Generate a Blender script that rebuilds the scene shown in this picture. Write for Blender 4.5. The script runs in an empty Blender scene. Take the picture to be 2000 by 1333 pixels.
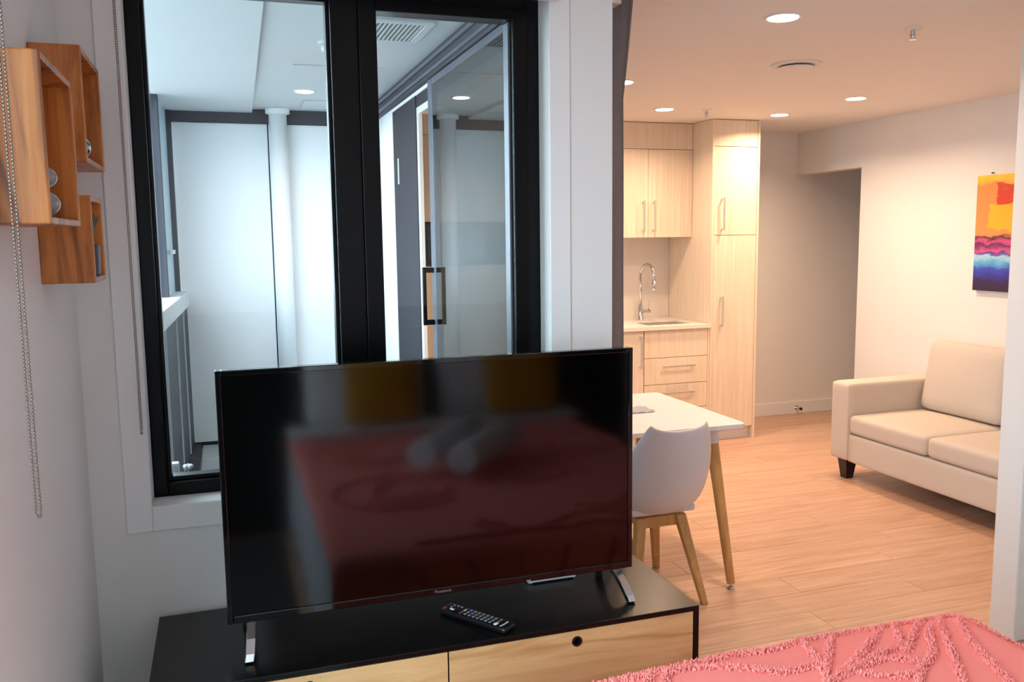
import bpy, bmesh, math, random
from mathutils import Vector, Matrix
random.seed(7)
S = bpy.context.scene
COL = S.collection
PI = math.pi

# ------------------------------------------------------------------ camera, sky, exposure
YAW, PITCH, ROLL, CAMH, FPX = math.radians(18.35), math.radians(-6.9), math.radians(-0.72), 1.6, 1700.0
fw = Vector((math.sin(YAW)*math.cos(PITCH), math.cos(YAW)*math.cos(PITCH), math.sin(PITCH)))
r0 = Vector((math.cos(YAW), -math.sin(YAW), 0)); u0 = r0.cross(fw)
rt = math.cos(ROLL)*r0 + math.sin(ROLL)*u0
up = -math.sin(ROLL)*r0 + math.cos(ROLL)*u0
cd = bpy.data.cameras.new('camera'); cam = bpy.data.objects.new('camera', cd); COL.objects.link(cam)
cam.matrix_world = Matrix(((rt.x, up.x, -fw.x, 0), (rt.y, up.y, -fw.y, 0), (rt.z, up.z, -fw.z, CAMH), (0, 0, 0, 1)))
cd.sensor_width = 36.0; cd.lens = FPX/2000*36; cd.clip_start = 0.02
S.camera = cam

w = bpy.data.worlds.new('overcast_sky'); S.world = w; w.use_nodes = True
bg = w.node_tree.nodes['Background']
bg.inputs[0].default_value = (0.76, 0.90, 1.0, 1); bg.inputs[1].default_value = 11.3
S.view_settings.view_transform = 'Standard'; S.view_settings.look = 'None'
S.view_settings.exposure = 0.0; S.view_settings.gamma = 1.0
LAMP_W = 15.0; LAMP_COL = (1.0, 0.68, 0.45)

def portal(name, loc, rot, sx, sy):
    l = bpy.data.lights.new(name, 'AREA'); l.shape = 'RECTANGLE'; l.size = sx; l.size_y = sy
    l.cycles.is_portal = True
    o = bpy.data.objects.new(name, l); COL.objects.link(o); o.location = loc; o.rotation_euler = rot
portal('bedroom_window_portal', (-0.53, 0.48, 1.22), (0, -PI/2, 0), 2.36, 1.94)
portal('balcony_portal', (-0.60, 4.6, 1.88), (0, -PI/2, 0), 1.4, 3.7)

# ------------------------------------------------------------------ materials
def lin(c):
    return tuple(((v/255)/12.92 if v/255 <= .04045 else ((v/255+.055)/1.055)**2.4) for v in c) + (1,)
MATS = {}
def nodes(name):
    m = bpy.data.materials.new(name); m.use_nodes = True
    nt = m.node_tree; b = nt.nodes['Principled BSDF']
    MATS[name] = m
    return m, nt, b
def coords(nt, scale=(1, 1, 1), rnd=True):
    tc = nt.nodes.new('ShaderNodeTexCoord'); mp = nt.nodes.new('ShaderNodeMapping')
    mp.inputs['Scale'].default_value = scale
    if rnd:
        oi = nt.nodes.new('ShaderNodeObjectInfo'); ml = nt.nodes.new('ShaderNodeMath'); ml.operation = 'MULTIPLY'
        ml.inputs[1].default_value = 37.0; nt.links.new(oi.outputs['Random'], ml.inputs[0])
        cb = nt.nodes.new('ShaderNodeCombineXYZ')
        for i in range(3): nt.links.new(ml.outputs[0], cb.inputs[i])
        nt.links.new(cb.outputs[0], mp.inputs['Location'])
    nt.links.new(tc.outputs['Object'], mp.inputs['Vector'])
    return mp.outputs[0]
def paint(name, col, rough=.5, var=.05, scale=6, metal=0, spec=.5, bump=0, bscale=200, coat=0):
    m, nt, b = nodes(name); c = lin(col)
    v = coords(nt)
    n = nt.nodes.new('ShaderNodeTexNoise'); n.inputs['Scale'].default_value = scale; n.inputs['Detail'].default_value = 3
    nt.links.new(v, n.inputs['Vector'])
    mx = nt.nodes.new('ShaderNodeMix'); mx.data_type = 'RGBA'
    mx.inputs[6].default_value = tuple(min(1, x*(1-var)) for x in c[:3])+(1,)
    mx.inputs[7].default_value = tuple(min(1, x*(1+var)) for x in c[:3])+(1,)
    nt.links.new(n.outputs[0], mx.inputs[0]); nt.links.new(mx.outputs[2], b.inputs['Base Color'])
    b.inputs['Roughness'].default_value = rough; b.inputs['Metallic'].default_value = metal
    b.inputs['Specular IOR Level'].default_value = spec; b.inputs['Coat Weight'].default_value = coat
    if bump:
        n2 = nt.nodes.new('ShaderNodeTexNoise'); n2.inputs['Scale'].default_value = bscale; nt.links.new(v, n2.inputs['Vector'])
        bp = nt.nodes.new('ShaderNodeBump'); bp.inputs['Strength'].default_value = bump; bp.inputs['Distance'].default_value = .002
        nt.links.new(n2.outputs[0], bp.inputs['Height']); nt.links.new(bp.outputs[0], b.inputs['Normal'])
    return m
def wood(name, dark, light, axis='x', rough=.4, freq=30, tint=.0, spec=.5, warp=1.0, streak=.09, bump=.0, flame=None):
    m, nt, b = nodes(name)
    i = 'xyz'.index(axis)
    sc = [freq]*3; sc[i] = freq*streak
    v = coords(nt, tuple(sc))
    n = nt.nodes.new('ShaderNodeTexNoise'); n.inputs['Scale'].default_value = 1; n.inputs['Detail'].default_value = 6
    n.inputs['Roughness'].default_value = .62; n.inputs['Distortion'].default_value = warp
    nt.links.new(v, n.inputs['Vector'])
    rp = nt.nodes.new('ShaderNodeValToRGB')
    e = rp.color_ramp.elements
    e[0].position = .32; e[0].color = lin(dark); e[1].position = .68; e[1].color = lin(light)
    nt.links.new(n.outputs[0], rp.inputs[0])
    out = rp.outputs[0]
    if flame:
        sc2 = [freq*.35]*3; sc2[i] = freq*.06
        v2 = coords(nt, tuple(sc2))
        n3 = nt.nodes.new('ShaderNodeTexNoise'); n3.inputs['Scale'].default_value = 1; n3.inputs['Detail'].default_value = 2; n3.inputs['Distortion'].default_value = 2.2
        nt.links.new(v2, n3.inputs['Vector'])
        r3 = nt.nodes.new('ShaderNodeValToRGB'); r3.color_ramp.elements[0].position = .52; r3.color_ramp.elements[1].position = .7
        nt.links.new(n3.outputs[0], r3.inputs[0])
        mf = nt.nodes.new('ShaderNodeMix'); mf.data_type = 'RGBA'; mf.inputs[7].default_value = lin(flame)
        nt.links.new(r3.outputs[0], mf.inputs[0]); nt.links.new(out, mf.inputs[6]); out = mf.outputs[2]
    if tint:
        oi = nt.nodes.new('ShaderNodeObjectInfo')
        mr = nt.nodes.new('ShaderNodeMapRange'); mr.inputs['To Min'].default_value = 1-tint; mr.inputs['To Max'].default_value = 1+tint
        nt.links.new(oi.outputs['Random'], mr.inputs[0])
        hs = nt.nodes.new('ShaderNodeHueSaturation'); nt.links.new(mr.outputs[0], hs.inputs['Value']); nt.links.new(out, hs.inputs['Color'])
        out = hs.outputs[0]
    nt.links.new(out, b.inputs['Base Color'])
    b.inputs['Roughness'].default_value = rough; b.inputs['Specular IOR Level'].default_value = spec
    return m
def glass(name, tint=(1, 1, 1), ior=1.5):
    m, nt, b = nodes(name); nt.nodes.remove(b)
    o = nt.nodes['Material Output']
    fr = nt.nodes.new('ShaderNodeFresnel'); fr.inputs[0].default_value = ior
    t = nt.nodes.new('ShaderNodeBsdfTransparent'); t.inputs[0].default_value = tint+(1,)
    g = nt.nodes.new('ShaderNodeBsdfGlossy'); g.inputs['Roughness'].default_value = .0
    mx = nt.nodes.new('ShaderNodeMixShader')
    ge = nt.nodes.new('ShaderNodeNewGeometry'); sb = nt.nodes.new('ShaderNodeMath'); sb.operation = 'SUBTRACT'; sb.use_clamp = True
    nt.links.new(fr.outputs[0], sb.inputs[0]); nt.links.new(ge.outputs['Backfacing'], sb.inputs[1])   # the exit face only transmits
    nt.links.new(sb.outputs[0], mx.inputs[0]); nt.links.new(t.outputs[0], mx.inputs[1]); nt.links.new(g.outputs[0], mx.inputs[2])
    nt.links.new(mx.outputs[0], o.inputs['Surface'])
    return m
def emit(name, col, k):
    m, nt, b = nodes(name)
    b.inputs['Base Color'].default_value = (1, 1, 1, 1); b.inputs['Emission Color'].default_value = col+(1,); b.inputs['Emission Strength'].default_value = k
    return m

paint('white_paint', (232, 231, 229), .55, .015, 3, bump=.04, bscale=300)
paint('ceiling_paint', (236, 232, 230), .7, .015, 3)
paint('charcoal_paint', (46, 46, 46), .8, .04, 3)
paint('trim_white', (236, 236, 236), .35, .01, 3)
paint('black_aluminium', (7, 7, 9), .28, .12, 8, spec=.18)
paint('grey_aluminium', (84, 87, 97), .35, .06, 8)
paint('charcoal_stucco', (44, 42, 50), .85, .6, 70, bump=1.0, bscale=60)
paint('charcoal_beam', (58, 56, 64), .7, .12, 40, bump=.2, bscale=150)
paint('dark_panel', (42, 44, 54), .5, .12, 30)
paint('balcony_white', (242, 243, 244), .45, .015, 2)
paint('balcony_ceiling', (208, 210, 210), .6, .02, 2)
paint('fin_blue', (186, 208, 220), .4, .03, 6)
paint('street_grey', (128, 128, 126), .9, .2, .05)
paint('rail_grey', (206, 212, 216), .5, .08, 25)
paint('tile_grey', (176, 184, 186), .5, .06, 12)
paint('black_metal', (12, 11, 11), .27, .1, 10, spec=.32)
paint('tv_gloss', (8, 8, 9), .06, .1, 10, spec=.6)
paint('tv_screen', (1, 1, 1), .08, .05, 10, spec=.5)
paint('black_plastic', (13, 13, 15), .35, .1, 20)
paint('chrome', (205, 208, 212), .12, .03, 10, metal=1)
paint('brushed_steel', (216, 213, 208), .35, .05, 40, metal=.75)
paint('white_plastic', (224, 222, 226), .35, .015, 5)
paint('silver_plastic', (205, 205, 205), .3, .03, 10)
paint('stone_white', (232, 226, 216), .25, .03, 20)
paint('splash_white', (228, 220, 212), .2, .02, 3)
paint('sofa_fabric', (206, 193, 180), .9, .07, 220, spec=.2, bump=.5, bscale=450)
paint('espresso_wood', (34, 22, 18), .4, .2, 20)
paint('curtain_grey', (172, 170, 172), .9, .1, 60, spec=.2, bump=.3, bscale=500)
paint('coral_cloth', (250, 146, 140), .95, .04, 60, spec=.15, bump=.3, bscale=600)
paint('coral_tuft', (254, 154, 147), .95, .10, 90, spec=.15)
paint('white_linen', (226, 226, 232), .9, .03, 30, spec=.2, bump=.2, bscale=300)
paint('mustard_velvet', (176, 124, 22), .9, .08, 40, spec=.2)
paint('headboard_fabric', (26, 27, 27), .9, .06, 80, spec=.2)
paint('grey_ceramic', (142, 140, 138), .12, .06, 14, spec=.6)
paint('steel_ball', (170, 175, 180), .1, .05, 10, metal=1)
paint('slate_pot', (98, 104, 118), .45, .08, 20)
paint('aloe_green', (60, 96, 58), .45, .25, 40)
paint('bead_chain', (128, 114, 104), .35, .12, 300, metal=.7)
paint('button_red', (170, 30, 40), .4); paint('button_green', (30, 130, 90), .4); paint('button_yellow', (210, 190, 80), .4)
paint('button_blue', (40, 60, 190), .4); paint('button_white', (235, 235, 235), .4); paint('button_grey', (120, 122, 130), .4)
paint('logo_grey', (120, 100, 98), .4)
paint('vent_dark', (120, 112, 100), .6)
wood('floor_oak', (184, 144, 117), (212, 175, 149), 'x', .36, 26, tint=.06, streak=.07)
wood('kitchen_oak', (226, 206, 180), (239, 223, 201), 'z', .42, 60, streak=.03, warp=.5)
wood('drawer_oak', (196, 150, 98), (222, 182, 130), 'x', .45, 22, streak=.08, flame=(176, 122, 74))
wood('acacia', (164, 92, 34), (208, 134, 62), 'z', .38, 28, tint=.08, streak=.08, flame=(104, 54, 26), warp=1.6)
wood('beech', (190, 142, 78), (214, 170, 108), 'z', .42, 40, streak=.05)
glass('window_glass', (.94, .97, .97), 1.45)
glass('door_glass', (.40, .47, .51), 3.6)
glass('outer_glass', (.95, .98, 1.0), 1.3)
emit('lamp_lens', (1.0, .93, .82), 9.0)
emit('balcony_lens', (1.0, .95, .85), 8.0)

def art_material():
    m, nt, b = nodes('abstract_painting'); b.inputs['Roughness'].default_value = .5
    N = nt.nodes.new; Lk = nt.links.new
    tc = N('ShaderNodeTexCoord'); sp = N('ShaderNodeSeparateXYZ'); Lk(tc.outputs['Generated'], sp.inputs[0])
    nz = N('ShaderNodeTexNoise'); nz.inputs['Scale'].default_value = 7; nz.inputs['Detail'].default_value = 5
    mp = N('ShaderNodeMapping'); mp.inputs['Scale'].default_value = (1, 1, 3); Lk(tc.outputs['Generated'], mp.inputs[0]); Lk(mp.outputs[0], nz.inputs['Vector'])
    def mth(op, a, bb):
        n = N('ShaderNodeMath'); n.operation = op
        for i, x in enumerate((a, bb)):
            if isinstance(x, (int, float)): n.inputs[i].default_value = x
            else: Lk(x, n.inputs[i])
        return n.outputs[0]
    dn = mth('MULTIPLY', mth('SUBTRACT', nz.outputs[0], .5), .11)
    z = mth('ADD', sp.outputs[2], dn)
    rp = N('ShaderNodeValToRGB'); cr = rp.color_ramp
    stops = [(0, (48, 30, 62)), (.08, (52, 36, 80)), (.13, (52, 48, 150)), (.2, (60, 84, 196)), (.25, (96, 178, 226)), (.30, (170, 212, 236)),
             (.325, (70, 60, 150)), (.345, (216, 88, 150)), (.40, (90, 34, 80)), (.43, (212, 80, 140)), (.465, (52, 26, 44)), (.49, (236, 150, 84)), (.92, (232, 140, 74)), (.95, (246, 190, 52)), (1, (250, 204, 70))]
    e = cr.elements
    e[0].position, e[0].color = stops[0][0], lin(stops[0][1]); e[1].position, e[1].color = stops[-1][0], lin(stops[-1][1])
    for p, c in stops[1:-1]:
        x = e.new(p); x.color = lin(c)
    Lk(z, rp.inputs[0]); col = rp.outputs[0]
    def block(col, y1, z0, z1, c):
        yy = mth('ADD', sp.outputs[1], dn)
        k = mth('MULTIPLY', mth('LESS_THAN', yy, y1), mth('MULTIPLY', mth('GREATER_THAN', z, z0), mth('LESS_THAN', z, z1)))
        k = mth('MULTIPLY', k, mth('ADD', .55, nz.outputs[0]))
        mx = N('ShaderNodeMix'); mx.data_type = 'RGBA'; mx.clamp_factor = True
        Lk(k, mx.inputs[0]); Lk(col, mx.inputs[6]); mx.inputs[7].default_value = lin(c)
        return mx.outputs[2]
    col = block(col, .82, .53, .745, (242, 180, 40))
    col = block(col, .72, .745, .92, (208, 62, 42))
    Lk(col, b.inputs['Base Color'])
art_material()

# ------------------------------------------------------------------ geometry helpers
def M(): return bmesh.new()
def box(bm, x0, x1, y0, y1, z0, z1):
    v = [bm.verts.new((x, y, z)) for x in (x0, x1) for y in (y0, y1) for z in (z0, z1)]
    for f in ((0, 1, 3, 2), (4, 6, 7, 5), (0, 4, 5, 1), (2, 3, 7, 6), (0, 2, 6, 4), (1, 5, 7, 3)):
        bm.faces.new([v[i] for i in f])
    return bm
def B(*a): return box(M(), *a)
def prism(bm, pts, a0, a1, axis='x'):
    # polygon pts in the two other axes, extruded along axis
    def P(a, p): return {'x': (a, p[0], p[1]), 'y': (p[0], a, p[1]), 'z': (p[0], p[1], a)}[axis]
    lo = [bm.verts.new(P(a0, p)) for p in pts]; hi = [bm.verts.new(P(a1, p)) for p in pts]
    n = len(pts)
    bm.faces.new(lo); bm.faces.new(hi)
    for i in range(n): bm.faces.new((lo[i], lo[(i+1) % n], hi[(i+1) % n], hi[i]))
    return bm
def lathe(bm, prof, c=(0, 0, 0), n=24, axis='z'):
    rings = []
    for r, h in prof:
        ring = []
        for k in range(n):
            a = 2*PI*k/n; p = (r*math.cos(a), r*math.sin(a), h)
            if axis == 'y': p = (p[0], p[2], p[1])
            if axis == 'x': p = (p[2], p[0], p[1])
            ring.append(bm.verts.new((c[0]+p[0], c[1]+p[1], c[2]+p[2])))
        rings.append(ring)
    for a, b in zip(rings, rings[1:]):
        for k in range(n): bm.faces.new((a[k], a[(k+1) % n], b[(k+1) % n], b[k]))
    bm.faces.new(rings[0]); bm.faces.new(rings[-1])
    return bm
def tube(bm, pts, r, n=10, flat=1.0, caps=True):
    pts = [Vector(p) for p in pts]; rs = r if isinstance(r, (list, tuple)) else [r]*len(pts)
    t0 = (pts[1]-pts[0]).normalized()
    ref = Vector((0, 0, 1)) if abs(t0.z) < .9 else Vector((1, 0, 0))
    a = t0.cross(ref).normalized(); rings = []
    for i, p in enumerate(pts):
        t = (pts[min(i+1, len(pts)-1)]-pts[max(i-1, 0)]).normalized()
        a = (a - t*a.dot(t)).normalized(); b = t.cross(a)
        rings.append([bm.verts.new(p + rs[i]*(math.cos(2*PI*k/n)*a + flat*math.sin(2*PI*k/n)*b)) for k in range(n)])
    for p, q in zip(rings, rings[1:]):
        for k in range(n): bm.faces.new((p[k], p[(k+1) % n], q[(k+1) % n], q[k]))
    if caps: bm.faces.new(rings[0]); bm.faces.new(rings[-1])
    return bm
def leg_beam(bm, p0, p1, s0, s1, s0b=None, s1b=None):
    # square-section tapered bar between two points, horizontal cuts
    lo = []; hi = []
    for (p, s, sb, L) in ((p0, s0, s0b or s0, lo), (p1, s1, s1b or s1, hi)):
        for dx, dy in ((-1, -1), (1, -1), (1, 1), (-1, 1)):
            L.append(bm.verts.new((p[0]+dx*s/2, p[1]+dy*sb/2, p[2])))
    bm.faces.new(lo); bm.faces.new(hi)
    for i in range(4): bm.faces.new((lo[i], lo[(i+1) % 4], hi[(i+1) % 4], hi[i]))
    return bm
def cushion(x0, x1, y0, y1, z0, z1, r, puff=.0, axis='z', N=10):
    bm = M(); bmesh.ops.create_cube(bm, size=2)
    bmesh.ops.subdivide_edges(bm, edges=bm.edges[:], cuts=N, use_grid_fill=True)
    h = Vector(((x1-x0)/2, (y1-y0)/2, (z1-z0)/2)); c = Vector(((x0+x1)/2, (y0+y1)/2, (z0+z1)/2))
    ai = 'xyz'.index(axis); o = [i for i in range(3) if i != ai]
    for v in bm.verts:
        p = v.co.copy()
        # keep grid dense near the corners
        q = Vector([math.copysign(1-(1-abs(p[i]))**1.6, p[i])*h[i] for i in range(3)])
        inner = Vector([max(-(h[i]-r), min(h[i]-r, q[i])) for i in range(3)])
        d = q-inner
        if d.length > 1e-9: q = inner+d.normalized()*min(r, max(d.length, r if max(abs(x) for x in p) > .999 else d.length))
        a, b = q[o[0]]/h[o[0]], q[o[1]]/h[o[1]]
        q[ai] += math.copysign(puff, q[ai])*(1-a*a)*(1-b*b)*min(1, abs(q[ai])/h[ai])
        v.co = q+c
    return bm
def obj(name, bm, mat, parent=None, bevel=0, seg=2, smooth=False, kind=None, sub=0, loc=None):
    bmesh.ops.recalc_face_normals(bm, faces=bm.faces[:])
    if bevel:
        bmesh.ops.bevel(bm, geom=[e for e in bm.edges if e.calc_face_angle(0) > .5], offset=bevel, segments=seg, affect='EDGES', profile=.5)
    if smooth:
        for f in bm.faces: f.smooth = True
    lo = Vector([min(v.co[i] for v in bm.verts) for i in range(3)]); hi = Vector([max(v.co[i] for v in bm.verts) for i in range(3)])
    c = (lo+hi)/2; c.z = lo.z
    bmesh.ops.translate(bm, verts=bm.verts[:], vec=-c)
    me = bpy.data.meshes.new(name); bm.to_mesh(me); bm.free()
    me.materials.append(MATS[mat])
    o = bpy.data.objects.new(name, me); COL.objects.link(o); o.location = c
    if sub:
        s = o.modifiers.new('sub', 'SUBSURF'); s.levels = sub; s.render_levels = sub
    if smooth == 'angle': pass
    if parent is not None:
        o.parent = parent
        if parent.get('_world'):
            o.matrix_parent_inverse = Matrix.Translation(WORLD[parent.name]).inverted()
            WORLD[o.name] = c
            o['_world'] = True
    else:
        WORLD[o.name] = c; o['_world'] = True
    if kind: o['kind'] = kind
    return o
WORLD = {}
def tag(o, label, cat, group=None):
    o['label'] = label; o['category'] = cat
    if group: o['group'] = group
    return o
def thing(name, label, cat, loc, group=None):
    o = bpy.data.objects.new(name, None); COL.objects.link(o); o.location = loc; o.empty_display_size = .1
    WORLD[o.name] = Vector(loc); o['_world'] = True
    return tag(o, label, cat, group)
def local_thing(name, label, cat, loc, rotz=0, group=None):
    o = bpy.data.objects.new(name, None); COL.objects.link(o); o.location = loc; o.rotation_euler = (0, 0, rotz); o.empty_display_size = .1
    return tag(o, label, cat, group)
def dup(root, loc, rotz=0, label=None):
    r = root.copy(); COL.objects.link(r); r.location = loc; r.rotation_euler = (0, 0, rotz)
    if label: r['label'] = label
    for ch in list(root.children):
        c = ch.copy(); COL.objects.link(c); c.parent = r
        for g in ch.children:
            d = g.copy(); COL.objects.link(d); d.parent = c
    return r
def struct(name, bm, mat, parent=None, bevel=0, **k):
    o = obj(name, bm, mat, parent, bevel, **k)
    if parent is None: o['kind'] = 'structure'
    return o

# ------------------------------------------------------------------ room shell
XL, YW, CH = -0.355, 2.45, 2.44          # left wall face, window wall face, ceiling height
YB, XR = 6.43, 4.73                      # far wall face, right wall face
SX = 1.15                                # balcony side of the sliding door line
bm = M(); box(bm, -0.6, 3.5, -0.75, 2.62, -.2, -.012); box(bm, 1.10, 6.6, 2.6, 6.7, -.2, -.012)
floor = struct('floor', bm, 'floor_oak')
PW, PL = .178, 1.24
full = None; n = 0
def plank_rows(x0, x1, y0, y1):
    global full
    y = y0; k = 0
    while y < y1-.01:
        ye = min(y+PW, y1)
        x = x0 - random.uniform(0, PL)
        while x < x1:
            a, b = max(x, x0), min(x+PL, x1)
            if b-a > .02:
                if full is not None and b-a > PL-1e-4 and ye-y > PW-1e-4:
                    o = full.copy(); COL.objects.link(o); c = Vector(((a+b)/2, (y+ye)/2, -.012)); o.location = c
                else:
                    bmn = B(a+.0006, b-.0006, y+.0006, ye-.0006, -.012, 0)
                    o = obj('plank', bmn, 'floor_oak', floor, bevel=.0012, seg=1)
                    if b-a > PL-1e-4 and ye-y > PW-1e-4: full = o
            x += PL
        y = ye; k += 1
plank_rows(1.24, 6.3, 2.6, YB)
plank_rows(XL, 3.3, 1.0, 2.6)
plank_rows(XL, 3.3, -.5, 1.0)

struct('ceiling', B(-0.6, 3.5, -.75, 2.62, CH, CH+.15), 'ceiling_paint')
struct('ceiling', B(1.15, 6.6, 2.62, 6.7, CH, CH+.3), 'ceiling_paint')
# window wall with its opening
WX0, WX1, WZ0, WZ1 = -0.207, 0.935, 0.893, 2.30
bm = M()
box(bm, XL-.2, WX0, YW, 2.62, 0, 2.6); box(bm, WX1, 1.14, YW, 2.62, 0, 2.6)
box(bm, WX0, WX1, YW, 2.62, 0, WZ0); box(bm, WX0, WX1, YW, 2.62, WZ1, 2.6)
struct('wall_front', bm, 'white_paint')
# left wall with bedroom window
LY0, LY1, LZ0, LZ1 = -.48, 1.44, .06, 2.38
bm = M()
box(bm, XL-.16, XL, -.75, LY0, 0, CH); box(bm, XL-.16, XL, LY1, YW, 0, CH)
box(bm, XL-.16, XL, LY0, LY1, 0, LZ0); box(bm, XL-.16, XL, LY0, LY1, LZ1, CH)
struct('wall_left', bm, 'white_paint')
struct('wall_rear', B(-.6, 3.5, -.75, -.52, 0, CH), 'white_paint')
struct('wall_bedroom_right', B(3.3, 3.45, -.52, YW, 0, CH), 'white_paint')
struct('wall_partition', B(2.855, XR+.12, YW, 2.565, 0, CH), 'white_paint', bevel=.006)
# right wall with the hall opening and its bulkhead
bm = M(); box(bm, XR, XR+.12, 2.565, 5.63, 0, CH); box(bm, XR, XR+.12, 5.63, YB, 2.092, CH)
struct('wall_right', bm, 'white_paint')
struct('wall_back', B(1.15, 6.6, YB, YB+.15, 0, CH), 'white_paint')
struct('wall_hall_end', B(6.3, 6.5, 5.4, YB, 0, CH), 'white_paint')
struct('wall_hall_near', B(XR+.12, 6.4, 5.48, 5.63, 0, CH), 'white_paint')
struct('baseboard_back', B(3.93, 6.3, YB-.014, YB, 0, .11), 'trim_white', bevel=.003)
struct('baseboard_right', B(XR-.014, XR, 2.57, 5.63, 0, .11), 'trim_white', bevel=.003)
struct('baseboard_partition', B(2.87, XR-.02, 2.565, 2.579, 0, .11), 'trim_white', bevel=.003)

struct('ground', B(-300, 300, -300, 300, -30.2, -30), 'street_grey')
# ------------------------------------------------------------------ bedroom window onto the balcony
W1 = bpy.data.objects.new('window_1', None); COL.objects.link(W1); W1.location = (.36, 2.56, WZ0); WORLD['window_1'] = Vector(W1.location); W1['_world'] = True; W1['kind'] = 'structure'
W1['label'] = 'black aluminium window with two tall panes looking onto the balcony'
FY0, FY1 = 2.53, 2.60
obj('frame_jamb', B(WX0, -.170, FY0, FY1, WZ0, WZ1), 'black_aluminium', W1, .003)
obj('frame_jamb', B(.895, WX1, FY0, FY1, WZ0, WZ1), 'black_aluminium', W1, .003)
obj('frame_sill', B(-.17, .895, FY0, FY1, WZ0, .932), 'black_aluminium', W1, .003)
obj('frame_head', B(-.17, .895, FY0, FY1, 2.262, WZ1), 'black_aluminium', W1, .003)
obj('mullion', B(.318, .395, FY0-.004, FY1, .932, 2.262), 'black_aluminium', W1, .003)
# fixed pane beads
bm = M(); box(bm, -.17, -.160, 2.548, 2.59, .932, 2.262); box(bm, .308, .318, 2.548, 2.59, .932, 2.262)
box(bm, -.160, .308, 2.548, 2.59, .932, .944); box(bm, -.160, .308, 2.548, 2.59, 2.252, 2.262)
obj('glazing_bead', bm, 'black_aluminium', W1, .002)
obj('pane', B(-.168, .316, 2.565, 2.571, .934, 2.26), 'window_glass', W1)
# opening sash
obj('sash_stile', B(.395, .447, 2.522, 2.59, .932, 2.262), 'black_aluminium', W1, .003)
obj('sash_stile', B(.850, .895, 2.522, 2.59, .932, 2.262), 'black_aluminium', W1, .003)
obj('sash_rail', B(.447, .850, 2.522, 2.59, 2.232, 2.262), 'black_aluminium', W1, .003)
obj('sash_rail', B(.447, .850, 2.522, 2.59, .932, .975), 'black_aluminium', W1, .003)
obj('glazing_bead', B(.842, .850, 2.545, 2.59, .975, 2.232), 'grey_aluminium', W1, .002)
obj('pane', B(.445, .852, 2.562, 2.568, .973, 2.234), 'window_glass', W1)
# casing boards round the opening
obj('casing', B(-.272, WX0, YW-.008, YW, .825, 2.37), 'trim_white', W1, .002)
obj('casing', B(WX1, 1.0, YW-.008, YW, .825, 2.37), 'trim_white', W1, .002)
obj('casing', B(WX0, WX1, YW-.008, YW, .825, WZ0), 'trim_white', W1, .002)
obj('casing', B(WX0, WX1, YW-.008, YW, WZ1, 2.37), 'trim_white', W1, .002)
obj('outer_sill', B(-.25, .98, 2.62, 2.74, .85, .895), 'black_aluminium', W1, .003)

# bedroom side window behind the blind chain
W2 = bpy.data.objects.new('window_2', None); COL.objects.link(W2); W2.location = (-.44, .55, LZ0); WORLD['window_2'] = Vector(W2.location); W2['_world'] = True; W2['kind'] = 'structure'
W2['label'] = 'bedroom side window in the left wall'
for (y0, y1, z0, z1, nm) in ((LY0, LY0+.05, LZ0, LZ1, 'frame_jamb'), (LY1-.05, LY1, LZ0, LZ1, 'frame_jamb'), (LY0+.05, LY1-.05, LZ0, LZ0+.05, 'frame_sill'), (LY0+.05, LY1-.05, LZ1-.05, LZ1, 'frame_head'), (.52, .58, LZ0+.05, LZ1-.05, 'mullion')):
    obj(nm, B(-.49, -.43, y0, y1, z0, z1), 'black_aluminium', W2, .003)
obj('pane', B(-.463, -.457, LY0+.04, .53, LZ0+.04, LZ1-.04), 'window_glass', W2)
obj('pane', B(-.463, -.457, .57, LY1-.04, LZ0+.04, LZ1-.04), 'window_glass', W2)

# ------------------------------------------------------------------ balcony
BC, BY = 2.58, 7.10
bf = struct('floor_balcony', B(-.45, 1.15, 2.62, 7.3, -.2, -.02), 'tile_grey')
for i in range(3):
    for j in range(8):
        x0 = -.21+i*.45; y0 = 2.75+j*.545
        obj('tile', B(x0+.003, min(x0+.447, 1.145), y0+.003, min(y0+.542, BY-.003), -.02, 0), 'tile_grey', bf, .003, seg=1)
struct('balcony_kerb', B(-.45, -.215, 2.62, BY, -.02, .02), 'charcoal_beam', bevel=.004)['kind'] = 'structure'
struct('ceiling_balcony', B(-.45, 1.25, 2.62, 7.3, BC, BC+.15), 'balcony_ceiling')
bm = M(); prism(bm, [(-.45, 2.62), (.195, 2.62), (.281, BY), (-.45, BY)], 2.553, BC, 'z')
struct('ceiling_soffit', bm, 'balcony_ceiling', bevel=.003)
fw_ = struct('wall_balcony_end', B(-.45, 1.25, BY, 7.3, -.02, BC), 'dark_panel')
obj('panel', B(-.345, .386, BY-.02, BY, .03, 2.474), 'balcony_white', fw_, .003)
obj('panel', B(.396, 1.15, BY-.02, BY, .03, 2.474), 'balcony_white', fw_, .003)
struct('beam_balcony', B(-.42, 1.15, BY-.05, BY, 2.476, BC), 'charcoal_beam', bevel=.003)
pipe = thing('downpipe', 'round white downpipe standing against the far balcony wall', 'pipe', (.463, 7.005, 0))
obj('pipe', lathe(M(), [(.067, .001), (.067, 2.54)], (.463, 7.0, 0), 28), 'balcony_white', pipe, smooth=True)
obj('collar', lathe(M(), [(.068, 2.54), (.09, 2.545), (.09, BC-.002), (.068, BC-.001)], (.463, 7.0, 0), 28), 'balcony_white', pipe)
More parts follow.
